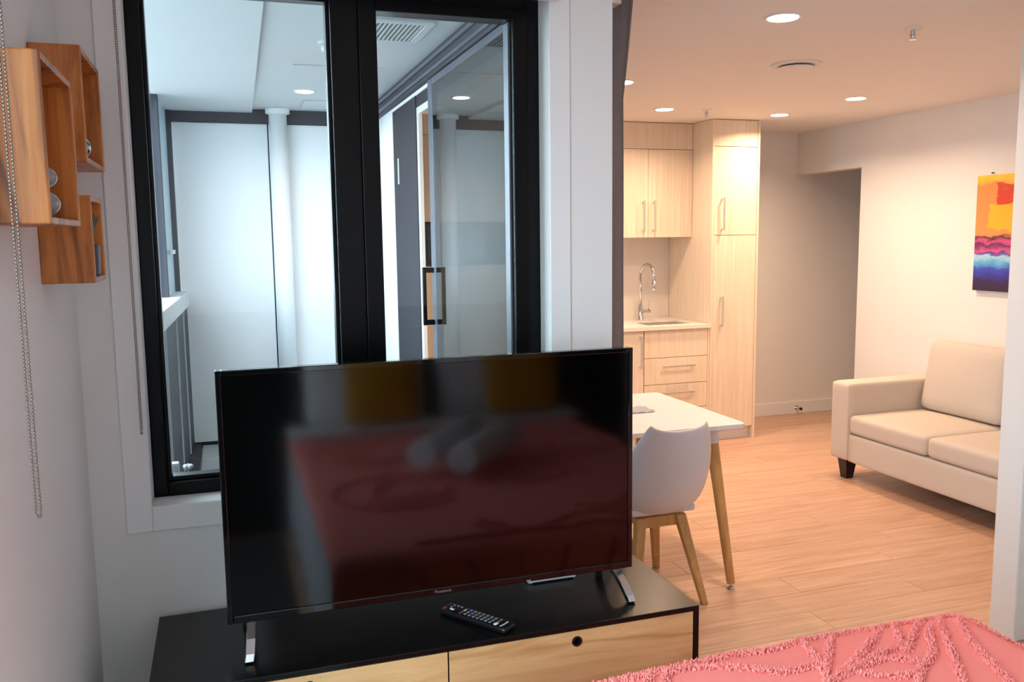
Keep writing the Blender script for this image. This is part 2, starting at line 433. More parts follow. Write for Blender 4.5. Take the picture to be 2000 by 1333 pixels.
# side wall of the balcony = living room side: white pier, charcoal column, lintel, header
struct('wall_balcony_pier', B(SX, 1.26, 5.99, 7.3, 0, 2.46), 'balcony_white')
cl = struct('wall_column', B(SX+.004, 1.192, 5.27, 5.99, 0, 2.46), 'charcoal_stucco')
obj('lock_plate', B(SX-.004, SX+.004, 5.80, 5.83, 1.95, 2.12), 'brushed_steel', cl, .002)
struct('wall_lintel', B(SX+.01, 1.26, 2.62, 5.27, 2.37, 2.46), 'charcoal_stucco')
bm = M(); box(bm, SX-.03, 1.26, 2.62, 7.1, 2.46, 2.58)
struct('beam_header', bm, 'charcoal_beam', bevel=.004)
bm = M(); box(bm, SX-.045, SX-.03, 2.62, 7.1, 2.53, 2.55); box(bm, SX-.045, SX-.03, 2.62, 7.1, 2.475, 2.49)
struct('trim_1', bm, 'grey_aluminium')
# timber-white door lining at the far jamb
bm = M(); box(bm, SX+.01, 1.182, 5.215, 5.27, 0, 2.37); box(bm, SX+.01, 1.25, 2.62, 5.215, 2.33, 2.37)
struct('trim_2', bm, 'stone_white')
D1 = bpy.data.objects.new('door_1', None); COL.objects.link(D1); D1.location = (SX+.02, 4.1, 0); WORLD['door_1'] = Vector(D1.location); D1['_world'] = True; D1['kind'] = 'structure'
D1['label'] = 'sliding glass balcony door standing partly open'
dy0, dy1 = 3.35, 4.83
obj('stile', B(SX-.022, SX+.008, dy1-.10, dy1, .01, 2.455), 'grey_aluminium', D1, .003)
obj('stile', B(SX-.022, SX+.008, dy0, dy0+.06, .01, 2.455), 'grey_aluminium', D1, .003)
obj('rail', B(SX-.022, SX+.008, dy0+.06, dy1-.10, .01, .09), 'grey_aluminium', D1, .003)
obj('rail', B(SX-.022, SX+.008, dy0+.06, dy1-.10, 2.42, 2.455), 'grey_aluminium', D1, .003)
obj('pane', B(SX-.020, SX-.014, dy0+.05, dy1-.09, .08, 2.43), 'door_glass', D1)
hd = obj('handle', B(SX-.085, SX-.065, 4.775, 4.80, 1.105, 1.43), 'black_aluminium', D1, .003)
obj('mount', B(SX-.068, SX-.022, 4.775, 4.80, 1.40, 1.428), 'black_aluminium', hd, .002)
obj('mount', B(SX-.068, SX-.022, 4.775, 4.80, 1.107, 1.135), 'black_aluminium', hd, .002)
W3 = bpy.data.objects.new('window_3', None); COL.objects.link(W3); W3.location = (SX+.05, 3.0, 0); WORLD['window_3'] = Vector(W3.location); W3['_world'] = True; W3['kind'] = 'structure'
W3['label'] = 'fixed glass panel beside the sliding balcony door'
obj('stile', B(SX+.02, SX+.05, 2.63, 2.70, .01, 2.36), 'grey_aluminium', W3, .003)
obj('stile', B(SX+.02, SX+.05, 3.36, 3.42, .01, 2.36), 'grey_aluminium', W3, .003)
obj('rail', B(SX+.02, SX+.05, 2.70, 3.36, .01, .09), 'grey_aluminium', W3, .003)
obj('rail', B(SX+.02, SX+.05, 2.70, 3.36, 2.32, 2.36), 'grey_aluminium', W3, .003)
obj('pane', B(SX+.032, SX+.038, 2.69, 3.37, .08, 2.33), 'door_glass', W3)
# balustrade and outer glazing along the open side
bal = thing('balcony_balustrade', 'balcony balustrade of charcoal panels under a pale grey rail', 'balustrade', (-.30, 4.9, 0))
def railx(y): return -.245-.034*(BY-.06-y)
def slab(y0, y1, o0, o1, z0, z1):
    bm = M(); prism(bm, [(railx(y0)+o0, y0), (railx(y0)+o1, y0), (railx(y1)+o1, y1), (railx(y1)+o0, y1)], z0, z1, 'z'); return bm
obj('top_rail', slab(2.75, BY-.022, -.16, 0, 1.10, 1.215), 'rail_grey', bal, .008)
ys = [2.76, 3.62, 4.48, 5.28, 6.02, 6.62, BY-.012]
for a, b in zip(ys, ys[1:]):
    obj('panel', slab(a+.012, b-.012, -.06, -.02, .02, 1.10), 'dark_panel', bal, .003)
for yy in ys[1:-1]:
    obj('baluster', slab(yy-.006, yy+.006, -.055, -.012, .05, 1.10), 'rail_grey', bal)
og = thing('balcony_screen', 'pale blue screen standing on the balcony rail', 'screen', (-.40, 4.9, 1.215))
obj('post', slab(BY-.10, BY-.05, -.13, -.055, 1.215, 2.55), 'dark_panel', og, .003)
obj('post', slab(6.30, 6.35, -.13, -.075, 1.215, 2.55), 'dark_panel', og, .003)
obj('post', slab(2.76, 2.82, -.13, -.075, 1.215, 2.55), 'dark_panel', og, .003)
obj('screen_panel', slab(6.35, BY-.10, -.115, -.09, 1.216, 2.55), 'fin_blue', og)
obj('pane', slab(2.82, 6.30, -.105, -.097, 1.216, 2.55), 'outer_glass', og)
lt = obj('latch', slab(6.55, 6.78, -.075, -.055, 1.50, 1.53), 'white_plastic', og, .003)
# ornaments outside on the window sill
tag(obj('white_block', cushion(-.168, -.146, 2.66, 2.69, .895, .953, .004, N=4), 'white_plastic', smooth=False), 'small white plastic block on the outer window sill', 'block')
orn = thing('white_flower_ornament', 'tiny white flower ornament beside the block on the outer window sill', 'ornament', (-.122, 2.67, .895))
bm = M(); lathe(bm, [(.009, .895), (.010, .902), (.004, .910), (.003, .932)], (-.122, 2.67, 0), 12); obj('stem', bm, 'white_plastic', orn)
for k in range(5):
    a = k*2*PI/5+.3; c = (-.122+.009*math.cos(a), 2.67+.009*math.sin(a), .938)
    bm = M(); bmesh.ops.create_uvsphere(bm, u_segments=10, v_segments=6, radius=.0072); bmesh.ops.translate(bm, verts=bm.verts[:], vec=c)
    obj('petal', bm, 'white_plastic', orn, smooth=True)
# balcony ceiling fittings
vg = thing('exhaust_grille', 'square exhaust grille in the balcony ceiling', 'vent', (.80, 4.25, BC))
bm = M(); box(bm, .61, .99, 4.03, 4.07, BC-.014, BC); box(bm, .61, .99, 4.42, 4.46, BC-.014, BC); box(bm, .61, .65, 4.07, 4.42, BC-.014, BC); box(bm, .95, .99, 4.07, 4.42, BC-.014, BC)
obj('frame', bm, 'balcony_ceiling', vg, .003)
obj('backing', B(.65, .95, 4.07, 4.42, BC-.002, BC), 'vent_dark', vg)
for k in range(14):
    x = .662+k*.0213
    obj('slat', B(x-.003, x+.003, 4.07, 4.42, BC-.012, BC-.002), 'balcony_ceiling', vg)
tag(obj('access_hatch', B(.44, .95, 5.20, 5.78, BC-.006, BC), 'balcony_ceiling', bevel=.002), 'flush square access hatch near the balcony lamp', 'hatch')
tag(obj('ceiling_plate', B(.62, .95, 6.5, 6.85, BC-.012, BC), 'balcony_ceiling', bevel=.003), 'raised white plate on the balcony ceiling by the far wall', 'plate')
sd = thing('ceiling_sensor', 'small domed sensor on the balcony ceiling', 'sensor', (.556, 4.587, BC))
obj('base', lathe(M(), [(.04, BC-.012), (.042, BC)], (.556, 4.587, 0), 20), 'balcony_ceiling', sd)
obj('dome', lathe(M(), [(.012, BC-.05), (.022, BC-.046), (.026, BC-.035), (.024, BC-.012)], (.556, 4.587, 0), 20), 'silver_plastic', sd, smooth=True)

# ------------------------------------------------------------------ recessed downlights
def downlight(x, y, z, label, cat='downlight', watt=LAMP_W, lens='lamp_lens', r=.058, group='recessed ceiling downlights'):
    t = thing('recessed_downlight', label, cat, (x, y, z), group)
    obj('trim_ring', lathe(M(), [(r, z-.004), (r+.012, z-.006), (r+.016, z-.001), (r+.016, z)], (x, y, 0), 32), 'trim_white', t, smooth=True)
    obj('lens', lathe(M(), [(r, z-.0075), (r, z-.0045)], (x, y, 0), 32), lens, t)
    l = bpy.data.lights.new('downlight_lamp', 'AREA'); l.shape = 'DISK'; l.size = 2*r; l.energy = watt; l.color = LAMP_COL; l.spread = math.radians(150)
    o = bpy.data.objects.new('downlight_lamp', l); COL.objects.link(o); o.parent = t; o.location = (0, 0, -.011)
downlight(2.14, 3.022, CH, 'nearest and largest glowing downlight in the living room ceiling')
downlight(2.16, 4.512, CH, 'glowing downlight half hidden by the grey curtain')
downlight(2.90, 5.40, CH, 'glowing downlight above the kitchen sink')
downlight(3.85, 5.45, CH, 'glowing downlight in front of the hall opening')
downlight(3.87, 4.68, CH, 'glowing downlight nearest the painting wall')
downlight(.588, 6.117, BC, 'glowing downlight in the balcony ceiling', watt=5, lens='balcony_lens', group='balcony light')
rv = thing('round_ceiling_vent', 'round white air vent in the living room ceiling', 'vent', (2.796, 3.83, CH))
obj('flange', lathe(M(), [(.085, CH-.008), (.10, CH-.010), (.125, CH-.003), (.125, CH)], (2.796, 3.83, 0), 36), 'ceiling_paint', rv, smooth=True)
obj('disc', lathe(M(), [(.082, CH-.024), (.088, CH-.021), (.088, CH-.017), (.03, CH-.015)], (2.796, 3.83, 0), 36), 'ceiling_paint', rv)
obj('core', lathe(M(), [(.03, CH-.016), (.03, CH-.001)], (2.796, 3.83, 0), 16), 'vent_dark', rv)
def sprinkler(x, y, label):
    t = thing('fire_sprinkler', label, 'sprinkler', (x, y, CH), 'fire sprinklers in the living room ceiling')
    obj('escutcheon', lathe(M(), [(.012, CH-.010), (.03, CH-.008), (.036, CH-.001), (.036, CH)], (x, y, 0), 24), 'ceiling_paint', t, smooth=True)
    obj('body', lathe(M(), [(.007, CH-.035), (.009, CH-.012)], (x, y, 0), 12), 'chrome', t)
    bm = M(); tube(bm, [(x-.008, y, CH-.012), (x-.013, y, CH-.03), (x-.003, y, CH-.045)], .002, 6); tube(bm, [(x+.008, y, CH-.012), (x+.013, y, CH-.03), (x+.003, y, CH-.045)], .002, 6)
    obj('yoke', bm, 'chrome', t)
    obj('deflector', lathe(M(), [(.014, CH-.048), (.014, CH-.045)], (x, y, 0), 16), 'chrome', t)
sprinkler(2.787, 3.036, 'fire sprinkler head in the ceiling nearest the painting wall')
sprinkler(3.20, 5.36, 'fire sprinkler head in the ceiling by the kitchen cupboards')

# ------------------------------------------------------------------ blinds and bead chains
def chain(bm, x, y, z0, z1, gap, r, d=(1, 0), step=.0058):
    def bead(p):
        rr = r; t = [Vector((0, 0, rr)), Vector((0, 0, -rr))]
        ring = [Vector((rr*.93*math.cos(k*PI/3), rr*.93*math.sin(k*PI/3), 0)) for k in range(6)]
        vt = [bm.verts.new(Vector(p)+q) for q in (t[0], t[1], *[q*.8+Vector((0, 0, rr*.55)) for q in ring], *[q*.8-Vector((0, 0, rr*.55)) for q in ring])]
        for k in range(6):
            a, b = 2+k, 2+(k+1) % 6
            bm.faces.new((vt[0], vt[a], vt[b])); bm.faces.new((vt[a], vt[a+6], vt[b+6], vt[b])); bm.faces.new((vt[1], vt[b+6], vt[a+6]))
    z = z1
    while z > z0+gap/2:
        for s in (-1, 1):
            bead((x+s*gap/2*d[0], y+s*gap/2*d[1], z+(step/2 if s > 0 else 0)))
        z -= step
    for k in range(1, 5):
        a = PI*k/5; bead((x+gap/2*math.cos(a)*d[0], y+gap/2*math.cos(a)*d[1], z0+gap/2*(1-math.sin(a))))
    for s in (-1, 1): tube(bm, [(x+s*gap/2*d[0], y+s*gap/2*d[1], z0+gap/2), (x+s*gap/2*d[0], y+s*gap/2*d[1], z1)], r*.3, 4)
    return bm
rb = thing('roller_blind', 'white roller blind rolled up above the balcony window', 'blind', (.36, 2.40, 2.262))
obj('roller', lathe(M(), [(.03, -.20), (.03, .93)], (0, 2.402, 2.345), 20, axis='x'), 'white_linen', rb, smooth=True)
obj('bottom_rail', B(-.20, .944, 2.395, 2.41, 2.262, 2.285), 'trim_white', rb, .003)
obj('fabric', B(-.19, .934, 2.400, 2.4035, 2.285, 2.33), 'white_linen', rb)
for x in (-.212, .946): obj('bracket', B(x-.006, x+.006, 2.365, YW-.0085, 2.31, 2.385), 'trim_white', rb, .002)
obj('bead_chain', chain(M(), -.218, 2.412, 1.10, 2.33, .009, .0021, (0.3, .95)), 'bead_chain', rb)
rb2 = thing('roller_blind', 'roller blind of the side window, only its metal bead chain showing by the wooden boxes', 'blind', (-.30, .55, 2.27))
obj('roller', lathe(M(), [(.03, LY0-.02), (.03, 1.46)], (-.30, 0, 2.33), 20, axis='y'), 'white_linen', rb2, smooth=True)
obj('bottom_rail', B(-.305, -.29, LY0, 1.45, 2.25, 2.275), 'trim_white', rb2, .003)
obj('fabric', B(-.300, -.296, LY0, 1.44, 2.275, 2.32), 'white_linen', rb2)
for y in (LY0-.03, 1.475): obj('bracket', B(XL, -.27, y-.006, y+.006, 2.30, 2.37), 'trim_white', rb2, .002)
obj('bead_chain', chain(M(), -.292, 1.495, 1.17, 2.30, .0065, .0027, (.9, .4)), 'bead_chain', rb2)

# ------------------------------------------------------------------ wooden box shelves on the left wall
def box_shelf(label, y0, y1, z0, z1, xo, t=.012):
    r = thing('box_shelf', label, 'wall shelf', (XL, (y0+y1)/2, z0), 'wooden box shelves on the left wall')
    obj('side_panel', B(XL, xo, y0, y0+t, z0, z1), 'acacia', r, .003)
    obj('side_panel', B(XL, xo, y1-t, y1, z0, z1), 'acacia', r, .003)
    obj('top_panel', B(XL, xo-.0005, y0+t, y1-t, z1-t, z1), 'acacia', r, .002)
    obj('bottom_panel', B(XL, xo-.0005, y0+t, y1-t, z0, z0+t), 'acacia', r, .002)
    obj('back_panel', B(XL, XL+.006, y0+t, y1-t, z0+t, z1-t), 'acacia', r)
box_shelf('large wooden box shelf nearest the camera with stacked grey pebbles', 1.575, 1.895, 1.628, 1.902, -.256)
box_shelf('wooden box shelf high in the corner holding a steel ball', 2.05, 2.35, 1.765, 2.005, -.256)
box_shelf('small wooden box shelf with a potted aloe, lowest of the three', 2.02, 2.20, 1.512, 1.695, -.252)
pb = thing('pebble_ornament', 'glossy grey ornament of two stacked pebbles in the large box shelf', 'ornament', (-.296, 1.70, 1.64))
def ball(rx, ry, rz, c, sq=0):
    bm = M(); bmesh.ops.create_uvsphere(bm, u_segments=24, v_segments=16, radius=1)
    for v in bm.verts: v.co = Vector((v.co.x*rx, v.co.y*ry, v.co.z*rz))+Vector(c)
    return bm
obj('pebble', ball(.032, .036, .025, (-.290, 1.69, 1.6645)), 'grey_ceramic', pb, smooth=True)
obj('pebble', ball(.030, .033, .022, (-.290, 1.69, 1.7095)), 'grey_ceramic', pb, smooth=True)
tag(obj('steel_ball', ball(.028, .028, .028, (-.287, 2.15, 1.805)), 'steel_ball', smooth=True), 'shiny steel ball in the upper corner box shelf', 'ball')
al = thing('potted_aloe', 'aloe in a slate grey square pot inside the lowest box shelf', 'plant', (-.274, 2.14, 1.524))
bm = M(); leg_beam(bm, (-.274, 2.14, 1.524), (-.274, 2.14, 1.592), .034, .038); obj('pot', bm, 'slate_pot', al, .003)
for k in range(9):
    a = k*2.4; L = .050+.014*random.random(); s = .7+.5*random.random()
    p0 = Vector((-.274, 2.14, 1.588)); d = Vector((math.cos(a)*.18+.16, math.sin(a)*.8+.15, 0))
    pts = [p0+d*(L*s*t**1.4*.9)+Vector((0, 0, L*1.3*t-.008*t*t)) for t in (0, .3, .6, .85, 1)]
    obj('leaf', tube(M(), pts, [.006, .0075, .006, .004, .0006], 8, flat=.45), 'aloe_green', al, smooth=True)

# ------------------------------------------------------------------ TV console
ZT = .593; CX0, CX1, CY0, CY1 = -.205, 1.19, 1.995, 2.425
tc = thing('tv_console', 'black metal TV console with two oak drawers', 'cabinet', (.49, 2.2, 0))
obj('top', B(CX0, CX1, CY0, CY1, ZT-.014, ZT), 'black_metal', tc, .0015)
obj('side_panel', B(CX0, CX0+.014, CY0, CY1, .16, ZT-.014), 'black_metal', tc, .0015)
obj('side_panel', B(CX1-.014, CX1, CY0, CY1, .16, ZT-.014), 'black_metal', tc, .0015)
obj('bottom_panel', B(CX0+.014, CX1-.014, CY0+.002, CY1, .16, .178), 'black_metal', tc, .0015)
obj('back_panel', B(CX0+.014, CX1-.014, CY1-.012, CY1, .178, ZT-.014), 'black_metal', tc)
for x in (CX0, CX1-.02):
    for y in (CY0, CY1-.02): obj('leg', B(x, x+.02, y, y+.02, 0, .16), 'black_metal', tc, .0015)
XM = .486
for x0, x1, lb in ((CX0+.017, XM-.002, None), (XM+.002, CX1-.017, None)):
    z0, z1 = .182, ZT-.0165
    hx, hz, hr = (x0+x1)/2, .548, .0125
    bm = M()
    # drawer front with a real round finger hole: ring fan to a rectangle
    nseg = 32
    def P(a):
        c, s = math.cos(a), math.sin(a)
        k = min(((x1-hx) if c > 0 else (hx-x0))/max(abs(c), 1e-6), ((z1-hz) if s > 0 else (hz-z0))/max(abs(s), 1e-6))
        return hx+c*k, hz+s*k
    angs = sorted(set([2*PI*k/nseg for k in range(nseg)]+[math.atan2(b-hz, a-hx) % (2*PI) for a in (x0, x1) for b in (z0, z1)]))
    for yy in (CY0+.003, CY0+.019):
        pass
    rings = []
    for yy in (CY0+.003, CY0+.019):
        inn = [bm.verts.new((hx+hr*math.cos(a), yy, hz+hr*math.sin(a))) for a in angs]
        out = [bm.verts.new((P(a)[0], yy, P(a)[1])) for a in angs]
        rings.append((inn, out))
    nn = len(angs)
    for inn, out in rings:
        for k in range(nn): bm.faces.new((inn[k], inn[(k+1) % nn], out[(k+1) % nn], out[k]))
    for a, b in zip(rings[0], rings[1]):
        for k in range(nn): bm.faces.new((a[k], a[(k+1) % nn], b[(k+1) % nn], b[k]))
    dr = obj('drawer', bm, 'drawer_oak', tc)
    obj('finger_ring', lathe(M(), [(.0085, CY0+.022), (.0085, CY0+.001), (.0135, CY0), (.0142, CY0+.0028), (.0122, CY0+.004), (.0122, CY0+.022)], (hx, 0, hz), 28, axis='y'), 'black_plastic', dr, smooth=False)
obj('divider', B(XM-.0018, XM+.0018, CY0+.004, CY0+.30, .178, ZT-.014), 'black_metal', tc)

# ------------------------------------------------------------------ television
TX0, TX1, TZ0, TZ1, TY = -.028, 1.062, .6635, 1.291, 2.146
tv = thing('television', 'large black flat television on the console reflecting the bed', 'television', ((TX0+TX1)/2, 2.18, ZT))
bm = M(); bw = .013
box(bm, TX0, TX0+bw, TY, TY+.03, TZ0, TZ1); box(bm, TX1-bw, TX1, TY, TY+.03, TZ0, TZ1)
box(bm, TX0+bw, TX1-bw, TY, TY+.03, TZ1-bw, TZ1); box(bm, TX0+bw, TX1-bw, TY, TY+.03, TZ0, TZ0+.019)
bz = obj('bezel', bm, 'tv_gloss', tv, .002)
obj('screen', B(TX0+bw, TX1-bw, TY+.004, TY+.012, TZ0+.019, TZ1-bw), 'tv_screen', tv)
obj('rear_shell', B(TX0+.02, TX1-.02, TY+.03, TY+.045, TZ0+.02, TZ1-.02), 'black_plastic', tv, .006)
obj('electronics_cover', B(.18, .86, TY+.045, TY+.075, TZ0+.01, .98), 'black_plastic', tv, .01)
def text_mesh(s, size, extr, loc, rot, mat, parent, name='logo'):
    c = bpy.data.curves.new('t', 'FONT'); c.body = s; c.size = size; c.extrude = extr; c.align_x = 'CENTER'; c.align_y = 'CENTER'
    o = bpy.data.objects.new('t', c); COL.objects.link(o)
    dg = bpy.context.evaluated_depsgraph_get(); me = bpy.data.meshes.new_from_object(o.evaluated_get(dg))
    bpy.data.objects.remove(o); bpy.data.curves.remove(c)
    bm = M(); bm.from_mesh(me); bpy.data.meshes.remove(me)
    bmesh.ops.transform(bm, matrix=Matrix.Translation(loc) @ rot, verts=bm.verts[:])
    return obj(name, bm, mat, parent)
text_mesh('Panasonic', .0115, .0003, (.512, TY-.0004, .6725), Matrix.Rotation(PI/2, 4, 'X'), 'logo_grey', tv)
obj('indicator_lamp', B(.745, .757, TY-.0012, TY, .6655, .669), 'button_grey', tv)
for s, x in ((-1, .028), (1, 1.012)):
    # arched flat chrome foot: front toe, neck under the set, rear toe
    pts = [(2.072, ZT+.002), (2.078, ZT+.018), (2.105, ZT+.042), (2.148, ZT+.064), (2.175, ZT+.069), (2.205, ZT+.064), (2.255, ZT+.042), (2.288, ZT+.018), (2.296, ZT+.002)]
    bm = M(); th = .013; dx = .011
    outer = []; inner = []
    for i, (y, z) in enumerate(pts):
        q0 = Vector(pts[max(i-1, 0)]); q1 = Vector(pts[min(i+1, len(pts)-1)]); t = (q1-q0).normalized(); nrm = Vector((-t.y, t.x))
        outer.append((y+nrm.x*th*.5, max(z+nrm.y*th*.5, ZT+.0005))); inner.append((y-nrm.x*th*.9, max(z-nrm.y*th*.9, ZT+.0005)))
    rows = []
    for i in range(len(pts)):
        xc = x + s*.012*(abs(i-4)/4.)**1.2
        rows.append([bm.verts.new((xc-dx, *outer[i])), bm.verts.new((xc+dx, *outer[i])), bm.verts.new((xc+dx, *inner[i])), bm.verts.new((xc-dx, *inner[i]))])
    bm.faces.new(rows[0]); bm.faces.new(rows[-1])
    for a, b in zip(rows, rows[1:]):
        for k in range(4): bm.faces.new((a[k], a[(k+1) % 4], b[(k+1) % 4], b[k]))
    obj('foot', bm, 'chrome', tv, .002)

sb = thing('set_top_box', 'flat silver box lying behind the television on the console', 'set-top box', (.875, 2.34, ZT))
obj('case', B(.80, .95, 2.288, 2.40, ZT, ZT+.022), 'silver_plastic', sb, .006, seg=3)
obj('base', B(.812, .938, 2.286, 2.2885, ZT+.001, ZT+.004), 'black_plastic', sb)

# remote control
rm = local_thing('remote_control', 'black remote control with coloured buttons lying under the television', 'remote control', (.592, 2.110, ZT), math.atan2(-.186, .128))
RL, RWd = .222, .048
obj('body', cushion(-RL/2, RL/2, -RWd/2, RWd/2, 0, .016, .006, N=8), 'black_plastic', rm, smooth=True)
def btn(u, v, su, sv, m, nm='button'):
    obj(nm, B(u-su/2, u+su/2, v-sv/2, v+sv/2, .0150, .0178), m, rm, .0008, seg=1)
btn(-.098, -.014, .008, .009, 'button_red')
for u, v in ((-.086, .012), (-.086, 0), (-.074, .014), (-.062, .014)): btn(u, v, .006, .006, 'button_grey')
btn(-.076, -.010, .012, .006, 'button_white')
for v, c in ((-.016, 'button_red'), (-.0055, 'button_green'), (.005, 'button_yellow'), (.0155, 'button_blue')): btn(-.043, v, .0055, .008, c)
for i in range(7):
    for j in range(3): btn(-.028+i*.014, -.013+j*.013, .007, .008, 'button_grey')
btn(.074, -.012, .009, .012, 'button_white')
for j in range(2): btn(.072, .003+j*.011, .006, .007, 'button_grey')
text_mesh('Panasonic', .0085, .0003, (.092, 0, .0162), Matrix.Rotation(PI/2, 4, 'Z'), 'button_white', rm)

# ------------------------------------------------------------------ bed, coverlet, linen
BX0, BX1, BYF, BYH, BZ = .27, 1.80, 1.715, -.37, .62
bed = thing('bed', 'double bed with a dark upholstered headboard, widened to darken the television reflection, and white sheet', 'bed', (1.03, .67, 0))
obj('base', B(BX0+.05, BX1-.05, BYH, BYF-.07, .10, .32), 'headboard_fabric', bed, .01)
obj('mattress', cushion(BX0+.025, BX1-.025, BYH, BYF-.035, .32, BZ-.022, .06, N=10), 'white_linen', bed, smooth=True)
obj('headboard', cushion(-.33, 2.3, BYH-.14, BYH-.04, .02, 1.15, .03, N=8), 'headboard_fabric', bed, smooth=True)  # stretched well past the bed so the screen's left side reflects dark
for x in (BX0+.1, BX1-.16):
    for y in (BYH+.05, BYF-.2): obj('leg', B(x, x+.06, y, y+.06, 0, .10), 'espresso_wood', bed, .003)
tag(obj('added_reflection_rug', cushion(-.30, .24, -.385, 1.95, 0, .012, .005, N=8), 'charcoal_paint'), 'added charcoal rug, out of view, that darkens the television reflection', 'rug')  # unseen rug added so the lower left of the screen reflects dark
# side sheet hanging on the left
bm = M(); n1, n2 = 40, 8; gr = []
for i in range(n1+1):
    y = BYH+.1+(BYF-.12-BYH-.1)*i/n1
    gr.append([bm.verts.new((BX0+.012-.012*math.sin(i*.9)*(j/n2), y, BZ-.04-(.46*j/n2))) for j in range(n2+1)])
for a, b in zip(gr, gr[1:]):
    for j in range(n2): bm.faces.new((a[j], a[j+1], b[j+1], b[j]))
bmesh.ops.solidify(bm, geom=bm.faces[:], thickness=.004)
obj('hanging_sheet', bm, 'white_linen', bed, smooth=True)
# coverlet surface
CYB = -.02
def cov(x, y):
    """height of the coverlet over the plan point (overhang handled by caller)"""
    z = BZ
    z += .006*math.sin(3.1*x+1.3)*math.sin(2.7*y+.4)
    return z
RO = .07
def covpt(s, t):
    """s: across from left edge (m), t: along from the head fold to beyond the foot; wraps over right side and foot"""
    Wd = BX1-BX0; Ld = BYF-CYB
    def wrap(d, L):
        # arc-length to (horizontal, drop)
        a = L-RO
        if d <= a: return d, 0
        if d <= a+RO*PI/2:
            q = (d-a)/RO; return a+RO*math.sin(q), RO*(1-math.cos(q))
        return L+.02*(d-a-RO*PI/2), RO+(d-a-RO*PI/2)
    hx, dx = wrap(s, Wd); hy, dy = wrap(t, Ld)
    z = cov(BX0+hx, CYB+hy)-max(dx, dy)-.15*min(dx, dy)
    if s < .05: z -= (.05-s)**2*6
    return Vector((BX0+hx, CYB+hy, z))
Wt, Lt = (BX1-BX0)+.40, (BYF-CYB)+.40
bm = M(); n1, n2 = 90, 90; gr = []
for i in range(n1+1):
    row = []
    for j in range(n2+1):
        p = covpt(Wt*i/n1, Lt*j/n2)
        if p.z < .5: p += Vector((.008*math.sin(p.y*17)*(1 if p.x > BX1-.05 else 0), .008*math.sin(p.x*17)*(1 if p.y > BYF-.05 else 0), 0))
        row.append(bm.verts.new(p))
    gr.append(row)
for a, b in zip(gr, gr[1:]):
    for j in range(n2): bm.faces.new((a[j], a[j+1], b[j+1], b[j]))
cvt = thing('coverlet', 'coral pink coverlet with fluffy tufted ridges spread over the bed', 'coverlet', (1.03, .9, .2))
bmesh.ops.recalc_face_normals(bm, faces=bm.faces[:]); bmesh.ops.solidify(bm, geom=bm.faces[:], thickness=.006)
obj('cloth', bm, 'coral_cloth', cvt, smooth=True)
def fluff(pts, wd=.013):
    """a tufted ridge: dense jittered little tufts along a path of (x, y) plan points on the bed"""
    bm = M(); L = []
    P = [Vector(covpt(max(0.01, x-BX0), y-CYB)) for x, y in pts]
    # smooth the path
    Q = []
    for i in range(len(P)-1):
        p0, p1, p2, p3 = P[max(i-1, 0)], P[i], P[i+1], P[min(i+2, len(P)-1)]
        m = max(2, int((p2-p1).length/.004))
        for k in range(m):
            t = k/m
            Q.append(.5*((2*p1)+(p2-p0)*t+(2*p0-5*p1+4*p2-p3)*t*t+(3*p1-p0-3*p2+p3)*t**3))
    for q in Q:
        for _ in range(7):
            a = random.uniform(0, 2*PI); rr = wd*math.sqrt(random.random())
            b = Vector((q.x+rr*math.cos(a), q.y+rr*math.sin(a), q.z+.001+.010*(1-(rr/wd)**2)*random.uniform(.5, 1)))
            r = random.uniform(.0016, .0032); tip = b+Vector((random.uniform(-.004, .004), random.uniform(-.004, .004), random.uniform(.002, .006)))
            ph = random.uniform(0, 2)
            ring = [bm.verts.new(b+Vector((r*math.cos(ph+k*PI/2), r*math.sin(ph+k*PI/2), 0))) for k in range(4)]
            tp = bm.verts.new(tip+Vector((0, 0, .001))); bt = bm.verts.new(b-Vector((0, 0, .006)))
            for k in range(4):
                bm.faces.new((ring[k], ring[(k+1) % 4], tp)); bm.faces.new((ring[(k+1) % 4], ring[k], bt))
    o = obj('tufted_ridge', bm, 'coral_tuft', cvt)
    return o
def unproj(px, py, z):
    d = fw+rt*((px-1000)/FPX)-up*((py-666.5)/FPX); t = (z-CAMH)/d.z
    return d.x*t, d.y*t
def C8(a, b): return unproj(1180+a*.41, 1100+b*.41, BZ+.004)
ridges = [
    [(100, 558), (230, 530), (400, 495), (600, 448), (780, 425), (935, 368)],
    [(935, 368), (985, 430), (1030, 490), (1060, 545), (1075, 600)],
    [(300, 525), (480, 505), (680, 515), (850, 530), (1000, 500), (1060, 500)],
    [(1090, 330), (1072, 420), (1055, 520)],
    [(1330, 285), (1275, 375), (1200, 470), (1120, 545)],
    [(1385, 280), (1400, 345), (1425, 400)],
    [(1425, 400), (1330, 430), (1220, 495), (1100, 560), (1050, 620)],
    [(1505, 265), (1470, 350), (1440, 420)],
    [(1560, 222), (1550, 330), (1565, 430), (1510, 515), (1500, 600)],
    [(1600, 240), (1620, 330), (1660, 430), (1710, 560), (1740, 660)],
    [(1690, 270), (1750, 370), (1830, 460), (1930, 560), (2010, 660)],
    [(1650, 220), (1750, 255), (1850, 295), (1950, 335), (2060, 400), (2200, 480)],
    [(1200, 500), (1350, 462), (1500, 470)], [(1230, 535), (1400, 545), (1510, 530)],
    [(1240, 300), (1400, 268), (1540, 236), (1650, 218)],
    [(940, 365), (1090, 332), (1240, 300)],
    [(220, 532), (200, 600), (150, 700)], [(300, 525), (290, 600), (250, 720)],
    [(-400, 660), (-150, 610), (100, 558)],
]
for rg in ridges: fluff([C8(*p) for p in rg], .0125)
